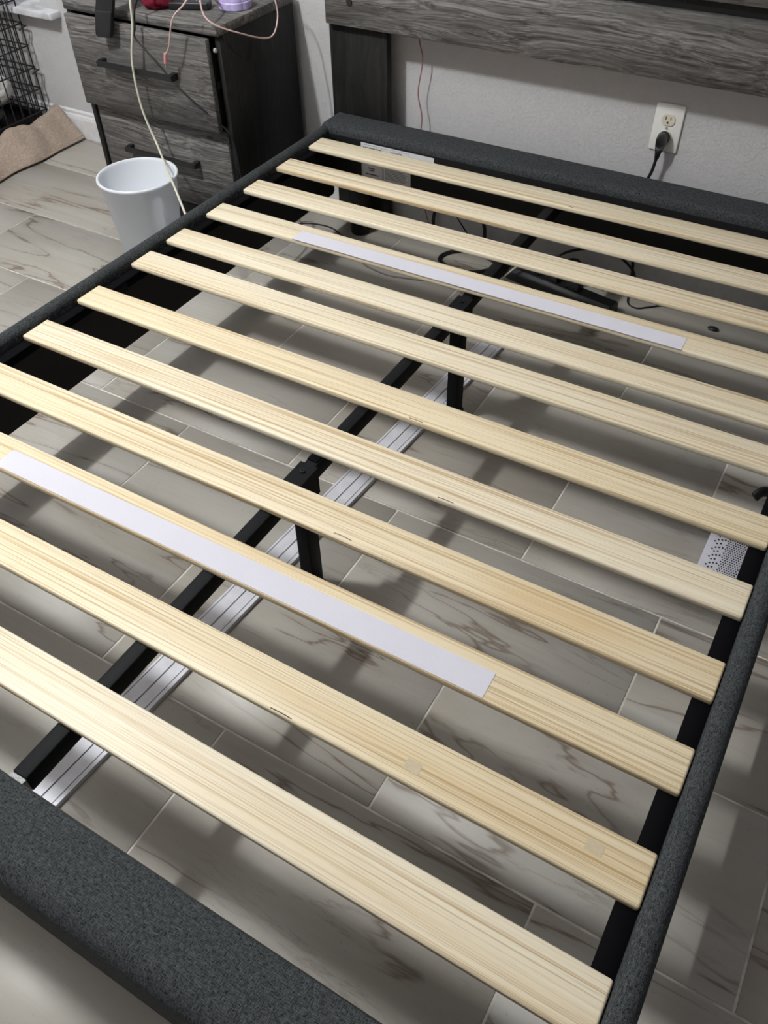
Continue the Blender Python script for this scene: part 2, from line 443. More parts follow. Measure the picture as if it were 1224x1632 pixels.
for x, y in ((0.446, -1.545), (0.686, -1.527)):
    box('glue_mark', (x-0.011, x+0.011, y-0.008, y+0.008, S-0.0002, S+0.0003), M['mark'], slats[10])
for i, x, dy, l in ((3, 0.09, 0.0, 0.05), (6, 0.10, 0.001, 0.03), (5, -0.60, 0.0, 0.012), (8, 0.135, 0.006, 0.035), (7, 0.245, 0.0005, 0.03), (10, 0.235, 0.0005, 0.035), (0, 0.04, 0.0015, 0.02)):
    bm = bmesh.new(); tube(bm, [(x, YS[i]+0.0026+dy, S-0.0002), (x+l*0.5, YS[i]+0.0030+dy, S), (x+l, YS[i]+0.0026+dy*0.8, S-0.0002)], 0.0007, 6)
    finish('bark_streak', bm, M['dark'], slats[i])
# centre rail, brackets, support legs
bm = B(-0.0125, 0.0125, -1.806, 0.112, S-ST-0.034, S-ST-0.0003)
cr = finish('centre_rail', bm, M['steel'], bed, 0.002)
box('end_plate', (-0.0125, 0.0125, -1.8125, -1.806, S-ST-0.030, S-ST-0.002), M['cap'], cr)
def support(y):
    bm = bmesh.new()
    bx(bm, -0.0185, 0.0185, y-0.040, y+0.030, S-ST-0.0006, S-ST+0.0012)
    bx(bm, -0.0185, -0.0126, y-0.040, y+0.030, S-ST-0.06, S-ST-0.0006)
    bx(bm, 0.0126, 0.0185, y-0.040, y+0.030, S-ST-0.06, S-ST-0.0006)
    finish('bracket', bm, M['steel'], cr)
    box('bracket_pad', (-0.012, 0.010, y+0.040, y+0.085, S-ST-0.0006, S-ST+0.002), M['ledge'], cr, 0.0008, seg=1)
    bm = bmesh.new(); lathe(bm, [(0.0055, S-ST+0.001), (0.0055, S-ST+0.003), (0.0045, S-ST+0.0045), (0.0026, S-ST+0.0045), (0.0022, S-ST+0.0025)], 0, y+0.008, 20)
    finish('screw', bm, M['screw'], cr)
    bm = bmesh.new(); bx(bm, -0.014, 0.0145, y-0.0175, y+0.0175, 0.006, S-ST-0.034)
    lg = finish('support_leg', bm, M['steel'], bed, 0.002)
    box('rubber_foot', (-0.017, 0.0175, y-0.0205, y+0.0205, 0, 0.010), M['blackcord'], lg, 0.002)
support(-1.152); support(-0.520)
# paper label with its print
lab = box('paper_label', (-0.644, -0.476, 0.1112, 0.1120, S-0.112, S-0.007), M['paper'], bed, label='white paper label headed NOTICE')
box('label_tab', (-0.476, -0.400, 0.1112, 0.1120, S-0.050, S-0.007), M['paper'], bed)
def print_bars(name, bars, m):
    bm = bmesh.new()
    for x0, x1, z0, z1 in bars: bx(bm, x0, x1, 0.1108, 0.11125, S+z0+0.005, S+z1+0.005)
    finish(name, bm, m, lab, kind='stuff')
lines = []
for k, z in enumerate((-0.026, -0.032)):
    x = -0.636
    while x < -0.578:
        l = random.uniform(0.004, 0.010); lines.append((x, min(x+l, -0.575), z, z+0.0032)); x += l + 0.0015
for z, a, b in ((-0.068, -0.626, -0.600), (-0.073, -0.626, -0.596), (-0.086, -0.620, -0.598), (-0.092, -0.618, -0.600), (-0.104, -0.630, -0.585)):
    lines.append((a, b, z, z+0.003))
print_bars('print_lines', lines, M['ink'])
fr_ = []
for x0, x1, z0, z1 in ((-0.640, -0.571, -0.040, -0.016), (-0.568, -0.480, -0.040, -0.016), (-0.640, -0.571, -0.112, -0.046), (-0.568, -0.480, -0.112, -0.046)):
    fr_ += [(x0, x1, z1-0.0008, z1), (x0, x1, z0, z0+0.0008), (x0, x0+0.0008, z0, z1), (x1-0.0008, x1, z0, z1)]
for k in range(12):
    z = -0.056 - k*0.0045
    fr_.append((-0.562, -0.562+0.076*random.uniform(0.85, 1), z, z+0.0018))
fr_.append((-0.472, -0.430, -0.030, -0.0275))
print_bars('fine_print', fr_, M['greyink'])
cu = bpy.data.curves.new('notice', 'FONT'); cu.body = 'NOTICE'; cu.size = 0.0105; cu.align_x = 'CENTER'; cu.extrude = 0.0002; cu.offset = 0.0002
to = bpy.data.objects.new('tmp', cu); C.objects.link(to)
bpy.context.view_layer.update()
tm = bpy.data.meshes.new_from_object(to.evaluated_get(bpy.context.evaluated_depsgraph_get()))
bpy.data.objects.remove(to)
tm.materials.append(M['ink']); tm.name = 'notice_heading'
o = bpy.data.objects.new('notice_heading', tm); C.objects.link(o)
o.parent = lab; o.rotation_euler = (math.pi/2, 0, 0)
o.location = Vector((-0.524, 0.1110, S-0.0235)) - wloc(lab)

# ------------------------------------------------------------------ headboard on the wall side
hb = thing('headboard', (-0.2, 0.24, 0), 'grey weathered wood headboard with black legs standing against the wall', 'headboard')
PY = 0.205
HX0, HX1 = -0.807, 0.86
box('plank', (HX0, HX1, PY, PY+0.018, S+0.263, S+0.414), M['oak'], hb, 0.0015, seg=1)
box('plank', (HX0, HX1, PY, PY+0.018, S+0.440, S+0.60), M['oak'], hb, 0.0015, seg=1)
box('plank', (HX0, HX1, PY, PY+0.018, S+0.626, S+0.79), M['oak'], hb, 0.0015, seg=1)
box('backing_board', (HX0+0.02, HX1-0.02, PY+0.018, PY+0.024, S+0.40, S+0.78), M['blackwood'], hb)
for x0, x1 in ((-0.812, -0.620), (0.66, 0.853)):
    box('leg', (x0, x1, PY+0.0235, PY+0.050, 0, S+0.39), M['oak_side'], hb, 0.001, seg=1)
for x in (-0.724, 0.756):
    bm = bmesh.new(); cyl(bm, (x, PY-0.003, S+0.326), (x, PY+0.002, S+0.326), 0.009, 20)
    finish('screw_cap', bm, M['dark'], hb)

# ------------------------------------------------------------------ nightstand
ns = thing('nightstand', (-1.26, 0.1, 0), 'grey wood nightstand with black sides and an open top drawer', 'nightstand')
NX0, NX1, NF, NBk, NT = -1.532, -0.968, -0.063, 0.275, S+0.305
box('side_panel', (NX0, NX0+0.018, NF-0.018, NBk, 0, NT-0.024), M['oak_side'], ns, 0.001, seg=1)
box('side_panel', (NX1-0.018, NX1, NF-0.012, NBk, 0, NT-0.024), M['oak_side'], ns, 0.001, seg=1)
box('back_panel', (NX0+0.018, NX1-0.018, NBk-0.008, NBk, 0.03, NT-0.024), M['blackwood'], ns)
box('bottom_panel', (NX0+0.018, NX1-0.018, NF+0.02, NBk-0.008, 0.05, 0.066), M['blackwood'], ns)
box('plinth', (NX0+0.018, NX1-0.018, NF+0.012, NF+0.028, 0, 0.066), M['blackwood'], ns)
box('divider', (NX0+0.018, NX1-0.018, NF+0.004, NBk-0.01, S+0.018, S+0.030), M['blackwood'], ns)
box('top_board', (NX0-0.004, NX1+0.002, NF-0.024, NBk, NT-0.024, NT), M['oak'], ns, 0.0015, seg=1)
def drawer(z0, z1, open_):
    yf = NF - 0.002 - open_
    d = box('drawer_front', (NX0+(0.019 if open_ else 0.030), NX1-0.019, yf-0.018, yf, z0, z1), M['oak'], ns, 0.0012, seg=1)
    box('drawer_side', (NX1-0.036, NX1-0.026, yf, yf+0.30, z0+0.02, z1-0.04), M['blackwood'], d)
    box('drawer_side', (NX0+0.030, NX0+0.040, yf, yf+0.30, z0+0.02, z1-0.04), M['blackwood'], d)
    box('drawer_runner', (NX1-0.0255, NX1-0.0185, yf+0.004, yf+0.28, (z0+z1)/2-0.01, (z0+z1)/2+0.01), M['blackmetal'], d)
    zc = z0 + (z1-z0)*0.56
    bm = bmesh.new()
    bx(bm, -1.392, -1.108, yf-0.018-0.030, yf-0.018-0.020, zc-0.007, zc+0.007)
    bx(bm, -1.392, -1.378, yf-0.018-0.0205, yf-0.018+0.001, zc-0.009, zc+0.009)
    bx(bm, -1.122, -1.108, yf-0.018-0.0205, yf-0.018+0.001, zc-0.009, zc+0.009)
    finish('handle', bm, M['blackmetal'], d)
    return d
d1 = drawer(S+0.030, S+0.278, 0.030)
drawer(S-0.236, S+0.020, 0.0)
bm = bmesh.new(); cyl(bm, (NX1-0.0185, NF-0.018, S+0.245), (NX1-0.012, NF-0.018, S+0.245), 0.006, 16)
finish('roller', bm, M['roller'], ns)

# ------------------------------------------------------------------ waste bin
bm = bmesh.new()
lathe(bm, [(0.002, 0.004), (0.074, 0.004), (0.080, 0.0), (0.083, 0.004), (0.1115, 0.272), (0.1155, 0.274), (0.1175, 0.278), (0.1165, 0.282), (0.1125, 0.2835), (0.1095, 0.2815), (0.108, 0.275), (0.080, 0.010), (0.002, 0.010)], -1.147, -0.312, 72)
o = finish('waste_bin', bm, M['bin'], smooth=True)
tag(o, 'round white tapered plastic waste bin on the floor beside the bed', 'waste bin')

# ------------------------------------------------------------------ wall outlet and plug
ol = thing('wall_outlet', (0.186, WY, S+0.06), 'white duplex outlet plate on the wall below the headboard', 'outlet')
ox, oz = 0.186, S+0.121
box('plate', (ox-0.0378, ox+0.0378, WY-0.006, WY, oz-0.060, oz+0.060), M['plate'], ol, 0.003, seg=3)
for dz in (0.021, -0.021):
    bm = bmesh.new()
    pts = []
    for k in range(32):
        a = 2*math.pi*k/32
        pts.append((ox + 0.0172*math.cos(a), oz + dz + max(-0.0135, min(0.0135, 0.0172*math.sin(a)))))
    prism(bm, pts, 1, WY-0.0085, WY-0.005)
    sk = finish('socket', bm, M['socket'], ol)
    bm = bmesh.new()
    bx(bm, ox-0.0075, ox-0.0052, WY-0.0088, WY-0.0080, oz+dz+0.000, oz+dz+0.009)
    bx(bm, ox+0.0052, ox+0.0075, WY-0.0088, WY-0.0080, oz+dz+0.001, oz+dz+0.008)
    cyl(bm, (ox, WY-0.0088, oz+dz-0.0065), (ox, WY-0.0080, oz+dz-0.0065), 0.0028, 12)
    finish('slot', bm, M['dark'], sk)
bm = bmesh.new(); cyl(bm, (ox, WY-0.0075, oz), (ox, WY-0.0055, oz), 0.003, 12)
finish('screw', bm, M['cap'], ol)
pc = thing('plugged_lead', (ox, WY-0.03, S+0.06), 'black plug and cord in the lower socket of the wall outlet', 'cord')
pz = oz - 0.021
bm = bmesh.new()
def stack(bm, secs, n=20):
    rings = []
    for c, u, v, a, b in secs:
        c, u, v = Vector(c), Vector(u), Vector(v)
        rings.append([bm.verts.new(c + u*a*math.cos(2*math.pi*k/n) + v*b*math.sin(2*math.pi*k/n)) for k in range(n)])
    for r0, r1 in zip(rings, rings[1:]):
        for k in range(n): bm.faces.new((r0[k], r0[(k+1) % n], r1[(k+1) % n], r1[k]))
    bm.faces.new(rings[0]); bm.faces.new(rings[-1][::-1])
stack(bm, [((ox, WY-0.0088, pz), (1,0,0), (0,0,1), 0.0150, 0.0150), ((ox, WY-0.018, pz), (1,0,0), (0,0,1), 0.0165, 0.0165),
           ((ox-0.001, WY-0.027, pz-0.004), (1,0,0), (0,0.35,0.94), 0.0155, 0.0165), ((ox-0.002, WY-0.031, pz-0.016), (1,0,0), (0,0.8,0.6), 0.012, 0.012),
           ((ox-0.003, WY-0.030, pz-0.032), (1,0,0), (0,0.98,0.2), 0.0085, 0.0085), ((ox-0.004, WY-0.029, pz-0.050), (1,0,0), (0,1,0), 0.0058, 0.0058)])
finish('plug', bm, M['blackcord'], pc, smooth=True)
bm = bmesh.new()
tube(bm, [(ox-0.004, WY-0.029, pz-0.046), (ox-0.009, WY-0.028, pz-0.085), (ox-0.018, WY-0.030, pz-0.13), (ox-0.02, WY-0.03, 0.16), (ox+0.0, WY-0.035, 0.03), (ox-0.02, WY-0.06, 0.008), (0.135, 0.170, 0.02)], 0.0042, 10)
finish('cable', bm, M['blackcord'], pc)

# ------------------------------------------------------------------ wires by the headboard and round the nightstand
def cord(name, pts, r, m, label, parts=()):
    bm = bmesh.new(); tube(bm, pts, r, 8)
    if not parts:
        return tag(finish(name, bm, M[m], smooth=True), label, 'cord')
    t = thing(name, pts[-1], label, 'cord')
    finish('cable', bm, M[m], t, smooth=True)
    for n, p2, r2, m2 in parts:
        bm = bmesh.new(); tube(bm, p2, r2, 10, smooth=False); finish(n, bm, M[m2], t, smooth=False)
    return t
R = lambda x, y, z: (x, y, z + S)
cord('thin_wire', [R(-0.536, 0.262, 0.30), R(-0.534, 0.264, 0.24), R(-0.524, 0.266, 0.187), R(-0.538, 0.267, 0.10), R(-0.525, 0.268, 0.035), R(-0.528, 0.268, -0.02), R(-0.53, 0.27, -0.12), R(-0.50, 0.26, -0.26), R(-0.46, 0.25, -0.3225)], 0.0017, 'redwire', 'thin dull red wire hanging down the wall behind the bed')
cord('white_cord', [R(-1.155, 0.14, 0.3088), R(-1.175, 0.07, 0.36), R(-1.20, -0.05, 0.41), R(-1.209, -0.125, 0.372), R(-1.214, -0.142, 0.292), R(-1.238, -0.150, 0.192), R(-1.236, -0.152, 0.072), R(-1.198, -0.16, -0.020), R(-1.124, -0.22, -0.0315), R(-1.044, -0.29, -0.025), R(-0.959, -0.36, -0.024), R(-0.876, -0.43, -0.025), R(-0.828, -0.464, -0.04), R(-0.812, -0.44, -0.10), R(-0.806, -0.30, -0.13), R(-0.825, -0.12, -0.13), R(-0.88, 0.05, -0.20), R(-0.90, 0.12, -0.3213)], 0.0034, 'whitecord', 'cream white cord hanging over the front of the nightstand')
cord('charging_lead', [R(-1.17, 0.16, 0.3078), R(-1.185, 0.09, 0.35), R(-1.205, -0.06, 0.375), R(-1.212, -0.118, 0.335), R(-1.214, -0.135, 0.285), R(-1.217, -0.138, 0.258), R(-1.165, -0.135, 0.212), R(-1.128, -0.133, 0.175), R(-1.062, -0.125, 0.118), R(-0.985, -0.100, 0.052), R(-0.958, -0.088, 0.0), R(-0.948, -0.082, -0.15), R(-0.93, -0.03, -0.29), R(-0.90, 0.10, -0.322), R(-0.83, 0.135, -0.322), R(-0.75, 0.120, -0.322), R(-0.62, 0.02, -0.322)], 0.0024, 'blackcord', 'thin black cord slanting across the nightstand drawers')
cord('pink_cable', [R(-1.075, 0.07, 0.3095), R(-1.03, -0.02, 0.36), R(-1.010, -0.11, 0.380), R(-1.020, -0.142, 0.362), R(-1.052, -0.154, 0.330), R(-1.082, -0.153, 0.262), R(-1.103, -0.152, 0.236)], 0.0022, 'pinkcord', 'pale pink cable with a plug dangling over the top drawer',
     parts=[('plug', [R(-1.102, -0.152, 0.240), R(-1.108, -0.152, 0.214)], 0.0046, 'pinkplug'), ('plug_tip', [R(-1.108, -0.152, 0.214), R(-1.110, -0.152, 0.202)], 0.0022, 'cap')])
cord('pink_cable', [R(-1.085, 0.08, 0.3085), R(-1.055, 0.02, 0.352), R(-1.015, -0.07, 0.372), R(-0.990, -0.098, 0.336), R(-0.957, -0.093, 0.313), R(-0.923, -0.045, 0.287), R(-0.915, 0.050, 0.250), R(-0.912, 0.096, 0.250), R(-0.918, 0.130, 0.288), R(-0.93, 0.136, 0.335), R(-0.955, 0.15, 0.36), R(-1.00, 0.17, 0.345), R(-1.04, 0.19, 0.3085)], 0.0022, 'pinkcord', 'pale pink cable looping out past the nightstand corner')

# ------------------------------------------------------------------ things on the nightstand
t = thing('black_strap_arm', R(-1.32, -0.1, 0.30), 'flat black plastic arm hanging over the nightstand front edge', 'holder')
bm = bmesh.new()
def rbar(bm, secs):
    rings = []
    for c, u, v, a, b in secs:
        c, u, v = Vector(c), Vector(u), Vector(v)
        rings.append([bm.verts.new(c + u*a*sx + v*b*sy) for sx, sy in ((-1,-1),(1,-1),(1,1),(-1,1))])
    for r0, r1 in zip(rings, rings[1:]):
        for k in range(4): bm.faces.new((r0[k], r0[(k+1) % 4], r1[(k+1) % 4], r1[k]))
    bm.faces.new(rings[0]); bm.faces.new(rings[-1][::-1])
u = (0.98, 0.2, 0)
rbar(bm, [(R(-1.336, -0.136, 0.246), u, (-0.2, 0.98, 0), 0.021, 0.008), (R(-1.335, -0.137, 0.254), u, (-0.2, 0.98, 0), 0.025, 0.011), (R(-1.318, -0.132, 0.318), u, (-0.2, 0.9, 0.2), 0.027, 0.012)])
finish('arm', bm, M['blackplastic'], t, 0.003, 2)
bm = bmesh.new()
rbar(bm, [(R(-1.318, -0.132, 0.314), u, (-0.2, 0.9, 0.2), 0.0265, 0.0115), (R(-1.300, -0.125, 0.375), u, (-0.2, 0.8, 0.4), 0.0265, 0.0115), (R(-1.305, -0.085, 0.405), u, (0, 0.3, 0.9), 0.0265, 0.0115), (R(-1.355, 0.05, 0.405), u, (0, 0.2, 0.9), 0.0265, 0.0115), (R(-1.37, 0.09, 0.38), u, (0, 0.8, 0.5), 0.0265, 0.0115), (R(-1.37, 0.095, 0.318), u, (0, 1, 0), 0.0265, 0.0115)])
finish('upper_arm', bm, M['blackplastic'], t, 0.002, 2)
box('base', (-1.42, -1.32, 0.05, 0.15, S+0.3051, S+0.319), M['blackplastic'], t, 0.004)

def pouch(cx, cy, z0, rx, ry, h, name, m, label, cat, seed):
    bm = bmesh.new()
    bmesh.ops.create_icosphere(bm, subdivisions=4, radius=1)
    for v in bm.verts:
        n = noise.noise(Vector(v.co)*2.3 + Vector((seed, 0, 0)))*0.16 + noise.noise(Vector(v.co)*6 + Vector((0, seed, 0)))*0.05
        c = v.co*(1+n)
        z = c.z
        v.co = Vector((cx + c.x*rx, cy + c.y*ry, z0 + max(0, (z+0.55)/1.55)*h))
    return tag(finish(name, bm, M[m], smooth=True), label, cat)
pouch(-1.230, 0.015, S+0.3052, 0.055, 0.070, 0.05, 'cloth_pouch', 'redcloth', 'crumpled dark red cloth pouch on top of the nightstand', 'pouch', 3.0)
t = thing('remote_control', R(-1.13, 0.02, 0.305), 'black remote control with small pale buttons on the nightstand', 'remote')
ru, rv = Vector((0.92, 0.39, 0)), Vector((-0.39, 0.92, 0))
def rpt(a, b, z): return Vector((-1.138, 0.016, S+z)) + ru*a + rv*b
bm = bmesh.new(); rbar(bm, [(rpt(-0.055, 0, 0.3155), rv, (0,0,1), 0.021, 0.0095), (rpt(0.060, 0, 0.3155), rv, (0,0,1), 0.021, 0.0095)])
finish('body', bm, M['blackplastic'], t, 0.004, 3)
for a, b in ((-0.02, 0.008), (-0.006, 0.008), (0.008, 0.010), (-0.006, -0.004), (0.035, -0.009), (0.022, 0.008)):
    bm = bmesh.new(); cyl(bm, rpt(a, b, 0.3245), rpt(a, b, 0.3265), 0.0034, 12)
    finish('button', bm, M['button'], t)
bm = bmesh.new(); lathe(bm, [(0.026, S+0.3052), (0.028, S+0.307), (0.028, S+0.333), (0.024, S+0.337), (0.010, S+0.338)], -1.205, 0.098, 32)
tag(finish('blue_tin', bm, M['blue'], smooth=False), 'small indigo round tub behind the remote on the nightstand', 'tub')
t = thing('lavender_container', R(-1.025, 0.085, 0.305), 'lavender scalloped round container on the nightstand corner', 'container')
bm = bmesh.new()
def scallop(bm, cx, cy, prof, lobes=8, amp=0.06, n=96):
    rings = [[bm.verts.new((cx + r*(1+amp*abs(math.cos(lobes/2*2*math.pi*k/n)))*math.cos(2*math.pi*k/n), cy + r*(1+amp*abs(math.cos(lobes/2*2*math.pi*k/n)))*math.sin(2*math.pi*k/n), z)) for k in range(n)] for r, z in prof]
    for a, b in zip(rings, rings[1:]):
        for k in range(n): bm.faces.new((a[k], a[(k+1) % n], b[(k+1) % n], b[k]))
    bm.faces.new(rings[0]); bm.faces.new(rings[-1][::-1])
scallop(bm, -1.028, 0.083, [(0.042, S+0.3052), (0.0445, S+0.308), (0.0445, S+0.324), (0.043, S+0.326)])
finish('base', bm, M['purple'], t, smooth=False)
bm = bmesh.new(); scallop(bm, -1.028, 0.083, [(0.0405, S+0.3255), (0.0415, S+0.328), (0.040, S+0.338), (0.034, S+0.342)])
finish('lid', bm, M['purple'], t, smooth=False)

# ------------------------------------------------------------------ metal track lying under the bed
t = thing('metal_track', (-0.09, -1.0, 0), 'long white ribbed metal track lying on the tiles under the bed', 'track')
L0, L1 = Vector((-0.139 - 0.0105, -1.90, 0)), Vector((-0.040, -0.205, 0))
dirv = (L1-L0).normalized(); per = Vector((dirv.y, -dirv.x, 0))
prof = [(-0.033,0),(-0.033,0.010),(-0.0285,0.010),(-0.0285,0.007),(-0.0265,0.007),(-0.0265,0.010),(-0.0015,0.010),(-0.0015,0.004),(0.0015,0.004),(0.0015,0.010),(0.0235,0.010),(0.0235,0.007),(0.0255,0.007),(0.0255,0.010),(0.033,0.010),(0.033,0)]
bm = bmesh.new()
a = [bm.verts.new(L0 + per*x + Vector((0,0,z))) for x, z in prof]
b = [bm.verts.new(L1 + per*x + Vector((0,0,z))) for x, z in prof]
bm.faces.new(a); bm.faces.new(b[::-1])
for i in range(len(prof)): bm.faces.new((a[i], a[(i+1) % len(prof)], b[(i+1) % len(prof)], b[i]))
finish('channel', bm, M['metal'], t)
bm = bmesh.new()
for q in (0.0, ):
    p = [L0 + dirv*0.002 + per*(-0.0014), L0 + dirv*0.002 + per*0.0014, L1 - dirv*0.002 + per*0.0014, L1 - dirv*0.002 + per*(-0.0014)]
    v0 = [bm.verts.new(x + Vector((0,0,0.0038))) for x in p]; v1 = [bm.verts.new(x + Vector((0,0,0.0052))) for x in p]
    bm.faces.new(v0); bm.faces.new(v1)
    for k in range(4): bm.faces.new((v0[k], v0[(k+1) % 4], v1[(k+1) % 4], v1[k]))
finish('brush_strip', bm, M['greycord'], t)

# ------------------------------------------------------------------ perforated panel near the right rail
t = thing('perforated_panel', (0.703, -0.70, 0), 'white perforated metal box on the floor under the bed edge', 'box')
box('body', (0.664, 0.742, -0.79, -0.595, 0, 0.040), M['perf'], t, 0.002)
bm = bmesh.new()
for j in range(30):
    y = -0.783 + j*0.0062
    for i in range(8):
        x = 0.702 + i*0.0048 + (0.0024 if j % 2 else 0)
        bx(bm, x-0.0013, x+0.0013, y-0.0017, y+0.0017, 0.0396, 0.0404)
for j in range(16):
    y = -0.782 + j*0.0118
    for x, dy in ((0.6835, 0.0), (0.690, 0.003), (0.678 if j % 2 else 0.6965, 0.005)):
        bx(bm, x-0.0018, x+0.0018, y+dy-0.002, y+dy+0.002, 0.0396, 0.0404)
finish('perforation', bm, M['dark'], t, kind='stuff')
bm = bmesh.new()
tube(bm, [(0.716, -0.60, 0.125), (0.725, -0.585, 0.131), (0.742, -0.57, 0.128), (0.752, -0.57, 0.15)], 0.006, 8, flat=1.8)
tag(finish('strap', bm, M['blackcord'], bed, smooth=True), None, None)

# ------------------------------------------------------------------ power strip and cables under the head end
t = thing('power_strip', (0.01, 0.12, 0), 'black power strip with cords lying under the bed head', 'power strip')
ax_, ay_ = Vector((-0.165, 0.158, 0)), Vector((0.195, 0.085, 0))
du = (ay_-ax_).normalized(); dv = Vector((-du.y, du.x, 0)); ln = (ay_-ax_).length
bm = bmesh.new()
rb = [(-0.030, 0.0), (0.030, 0.0), (0.030, 0.026), (0.018, 0.038), (-0.018, 0.038), (-0.030, 0.026)]
a = [bm.verts.new(ax_ + dv*x + Vector((0,0,z))) for x, z in rb]; b = [bm.verts.new(ay_ + dv*x + Vector((0,0,z))) for x, z in rb]
bm.faces.new(a); bm.faces.new(b[::-1])
for i in range(6): bm.faces.new((a[i], a[(i+1) % 6], b[(i+1) % 6], b[i]))
finish('body', bm, M['blackplastic'], t, 0.003, 2)
for k, w_ in ((0.10, 0.040), (0.17, 0.03), (0.235, 0.045)):
    c = ax_ + du*k
    bm = bmesh.new(); rbar(bm, [(c + Vector((0,0,0.0385)), du, dv, w_/2, 0.016), (c + Vector((0,0,0.070)), du, dv, w_/2*0.9, 0.014)])
    finish('plug', bm, M['blackplastic'], t, 0.003, 2)
E5 = 'blackcord'
cord('black_cable_loop', [(-0.20, 0.165, 0.006), (-0.225, 0.19, 0.006), (-0.30, 0.213, 0.006), (-0.365, 0.178, 0.006), (-0.378, 0.125, 0.006), (-0.33, 0.092, 0.006), (-0.26, 0.095, 0.006), (-0.215, 0.13, 0.008), (-0.19, 0.175, 0.013), (-0.175, 0.18, 0.02)], 0.0058, E5, 'thick black cable coiled in a loop on the floor tiles')
cord('black_cable_arch', [(-0.470, 0.258, 0.006), (-0.474, 0.264, 0.06), (-0.455, 0.268, 0.115), (-0.395, 0.27, 0.145), (-0.325, 0.268, 0.125), (-0.295, 0.262, 0.07), (-0.280, 0.25, 0.02), (-0.22, 0.22, 0.0062), (-0.12, 0.185, 0.02)], 0.0056, E5, 'black cable arching up against the wall under the bed')
cord('thin_black_cable', [(-0.43, 0.275, 0.11), (-0.385, 0.272, 0.06), (-0.34, 0.262, 0.02), (-0.29, 0.235, 0.0035), (-0.24, 0.26, 0.003)], 0.0022, E5, 'thin black cable slanting down the wall inside the cable arch')
cord('grey_cable', [(-0.60, 0.03, 0.003), (-0.575, -0.010, 0.003), (-0.53, -0.026, 0.003), (-0.468, -0.033, 0.003), (-0.40, -0.018, 0.003), (-0.35, 0.0, 0.003), (-0.28, 0.055, 0.003)], 0.0026, 'greycord', 'thin dark grey cable lying on the tiles near the head leg')
cord('grey_white_cable', [(-0.155, 0.115, 0.004), (-0.14, 0.10, 0.03), (-0.10, 0.12, 0.07), (-0.06, 0.17, 0.08), (-0.03, 0.24, 0.05), (0.03, 0.262, 0.03), (0.08, 0.23, 0.03)], 0.003, 'whitecord', 'pale cable curling over the black power strip')
cord('black_cable_tangle', [(-0.05, 0.13, 0.05), (0.0, 0.17, 0.10), (0.07, 0.21, 0.115), (0.13, 0.24, 0.10), (0.185, 0.252, 0.06), (0.215, 0.24, 0.02), (0.26, 0.215, 0.004), (0.30, 0.20, 0.004)], 0.0038, E5, 'black cable rising from the power strip in a low arc')
cord('black_cable_bundle', [(0.02, 0.12, 0.055), (0.05, 0.18, 0.07), (0.02, 0.225, 0.06), (-0.03, 0.235, 0.03), (0.03, 0.245, 0.012), (0.10, 0.235, 0.012)], 0.0036, E5, 'short black cable bunched behind the power strip')
cord('thin_cable_hook', [(0.20, 0.215, 0.004), (0.215, 0.165, 0.003), (0.245, 0.152, 0.003), (0.275, 0.175, 0.003), (0.315, 0.205, 0.003), (0.40, 0.225, 0.003)], 0.0023, E5, 'thin black cable bent in a hook on the tiles by the wall')
bm = bmesh.new(); bmesh.ops.create_icosphere(bm, subdivisions=3, radius=0.012)
for v in bm.verts: v.co = Vector((v.co.x*1.3 + 0.463, v.co.y*0.8 + 0.15, v.co.z*0.45 + 0.0052))
tag(finish('cord_switch', bm, M['blackplastic'], smooth=True), 'tiny black lump on the tiles under the bed head', 'switch')

# ------------------------------------------------------------------ dog crate, bedding and blanket
cx1, cx0, cy1, cy0, cz0, cz1 = -2.19, -2.78, 0.262, -0.62, 0.058, 0.70
cr_ = thing('dog_crate', (-2.48, -0.2, 0.05), 'black wire dog crate beside the window wall', 'dog crate')
wr = 0.0023
def panel(kind, fixed, a0, a1, n, zs, name):
    bm = bmesh.new()
    P = (lambda a, z, d=0: (fixed+d, a, z)) if kind == 'x' else (lambda a, z, d=0: (a, fixed+d, z))
    for k in range(n+1):
        a = a0 + (a1-a0)*k/n
        tube(bm, [P(a, cz0), P(a, cz1)], wr, 6, smooth=False)
    for z in zs:
        tube(bm, [P(a0, z, wr*1.8), P(a1, z, wr*1.8)], wr*1.15, 6, smooth=False)
    finish(name, bm, M['blackmetal'], cr_, kind='stuff')
zs = [cz0+0.004, cz0+0.04, cz0+0.115, cz0+0.19, cz0+0.265, cz0+0.34, cz0+0.415, cz0+0.49, cz0+0.565, cz1]
panel('x', cx1, cy0, cy1, 23, zs, 'side_panel')
panel('x', cx0, cy0, cy1, 23, zs, 'side_panel')
panel('y', cy1, cx0, cx1, 15, zs, 'end_panel')
panel('y', cy0, cx0, cx1, 15, zs, 'end_panel')
panel('y', cy1-0.045, cx0+0.02, cx1-0.01, 15, zs[1:], 'divider_panel')
bm = bmesh.new()
for k in range(16):
    x = cx0 + (cx1-cx0)*k/15
    tube(bm, [(x, cy0, cz1), (x, cy1, cz1)], wr, 6, smooth=False)
finish('top_panel', bm, M['blackmetal'], cr_, kind='stuff')
for z in (cz0+0.02, cz0+0.17, cz0+0.32, cz0+0.47):
    pts = [(cx1+0.004, cy1-0.02, z), (cx1+0.012, cy1-0.006, z+0.008), (cx1+0.010, cy1+0.012, z+0.01), (cx1-0.006, cy1+0.016, z+0.006), (cx1-0.02, cy1+0.005, z+0.02)]
    bm = bmesh.new(); tube(bm, pts, wr, 6); finish('clip', bm, M['blackmetal'], cr_)
bm = bmesh.new()
bx(bm, cx0+0.012, cx1-0.012, cy0+0.012, cy1-0.012, cz0-0.004, cz0+0.002)
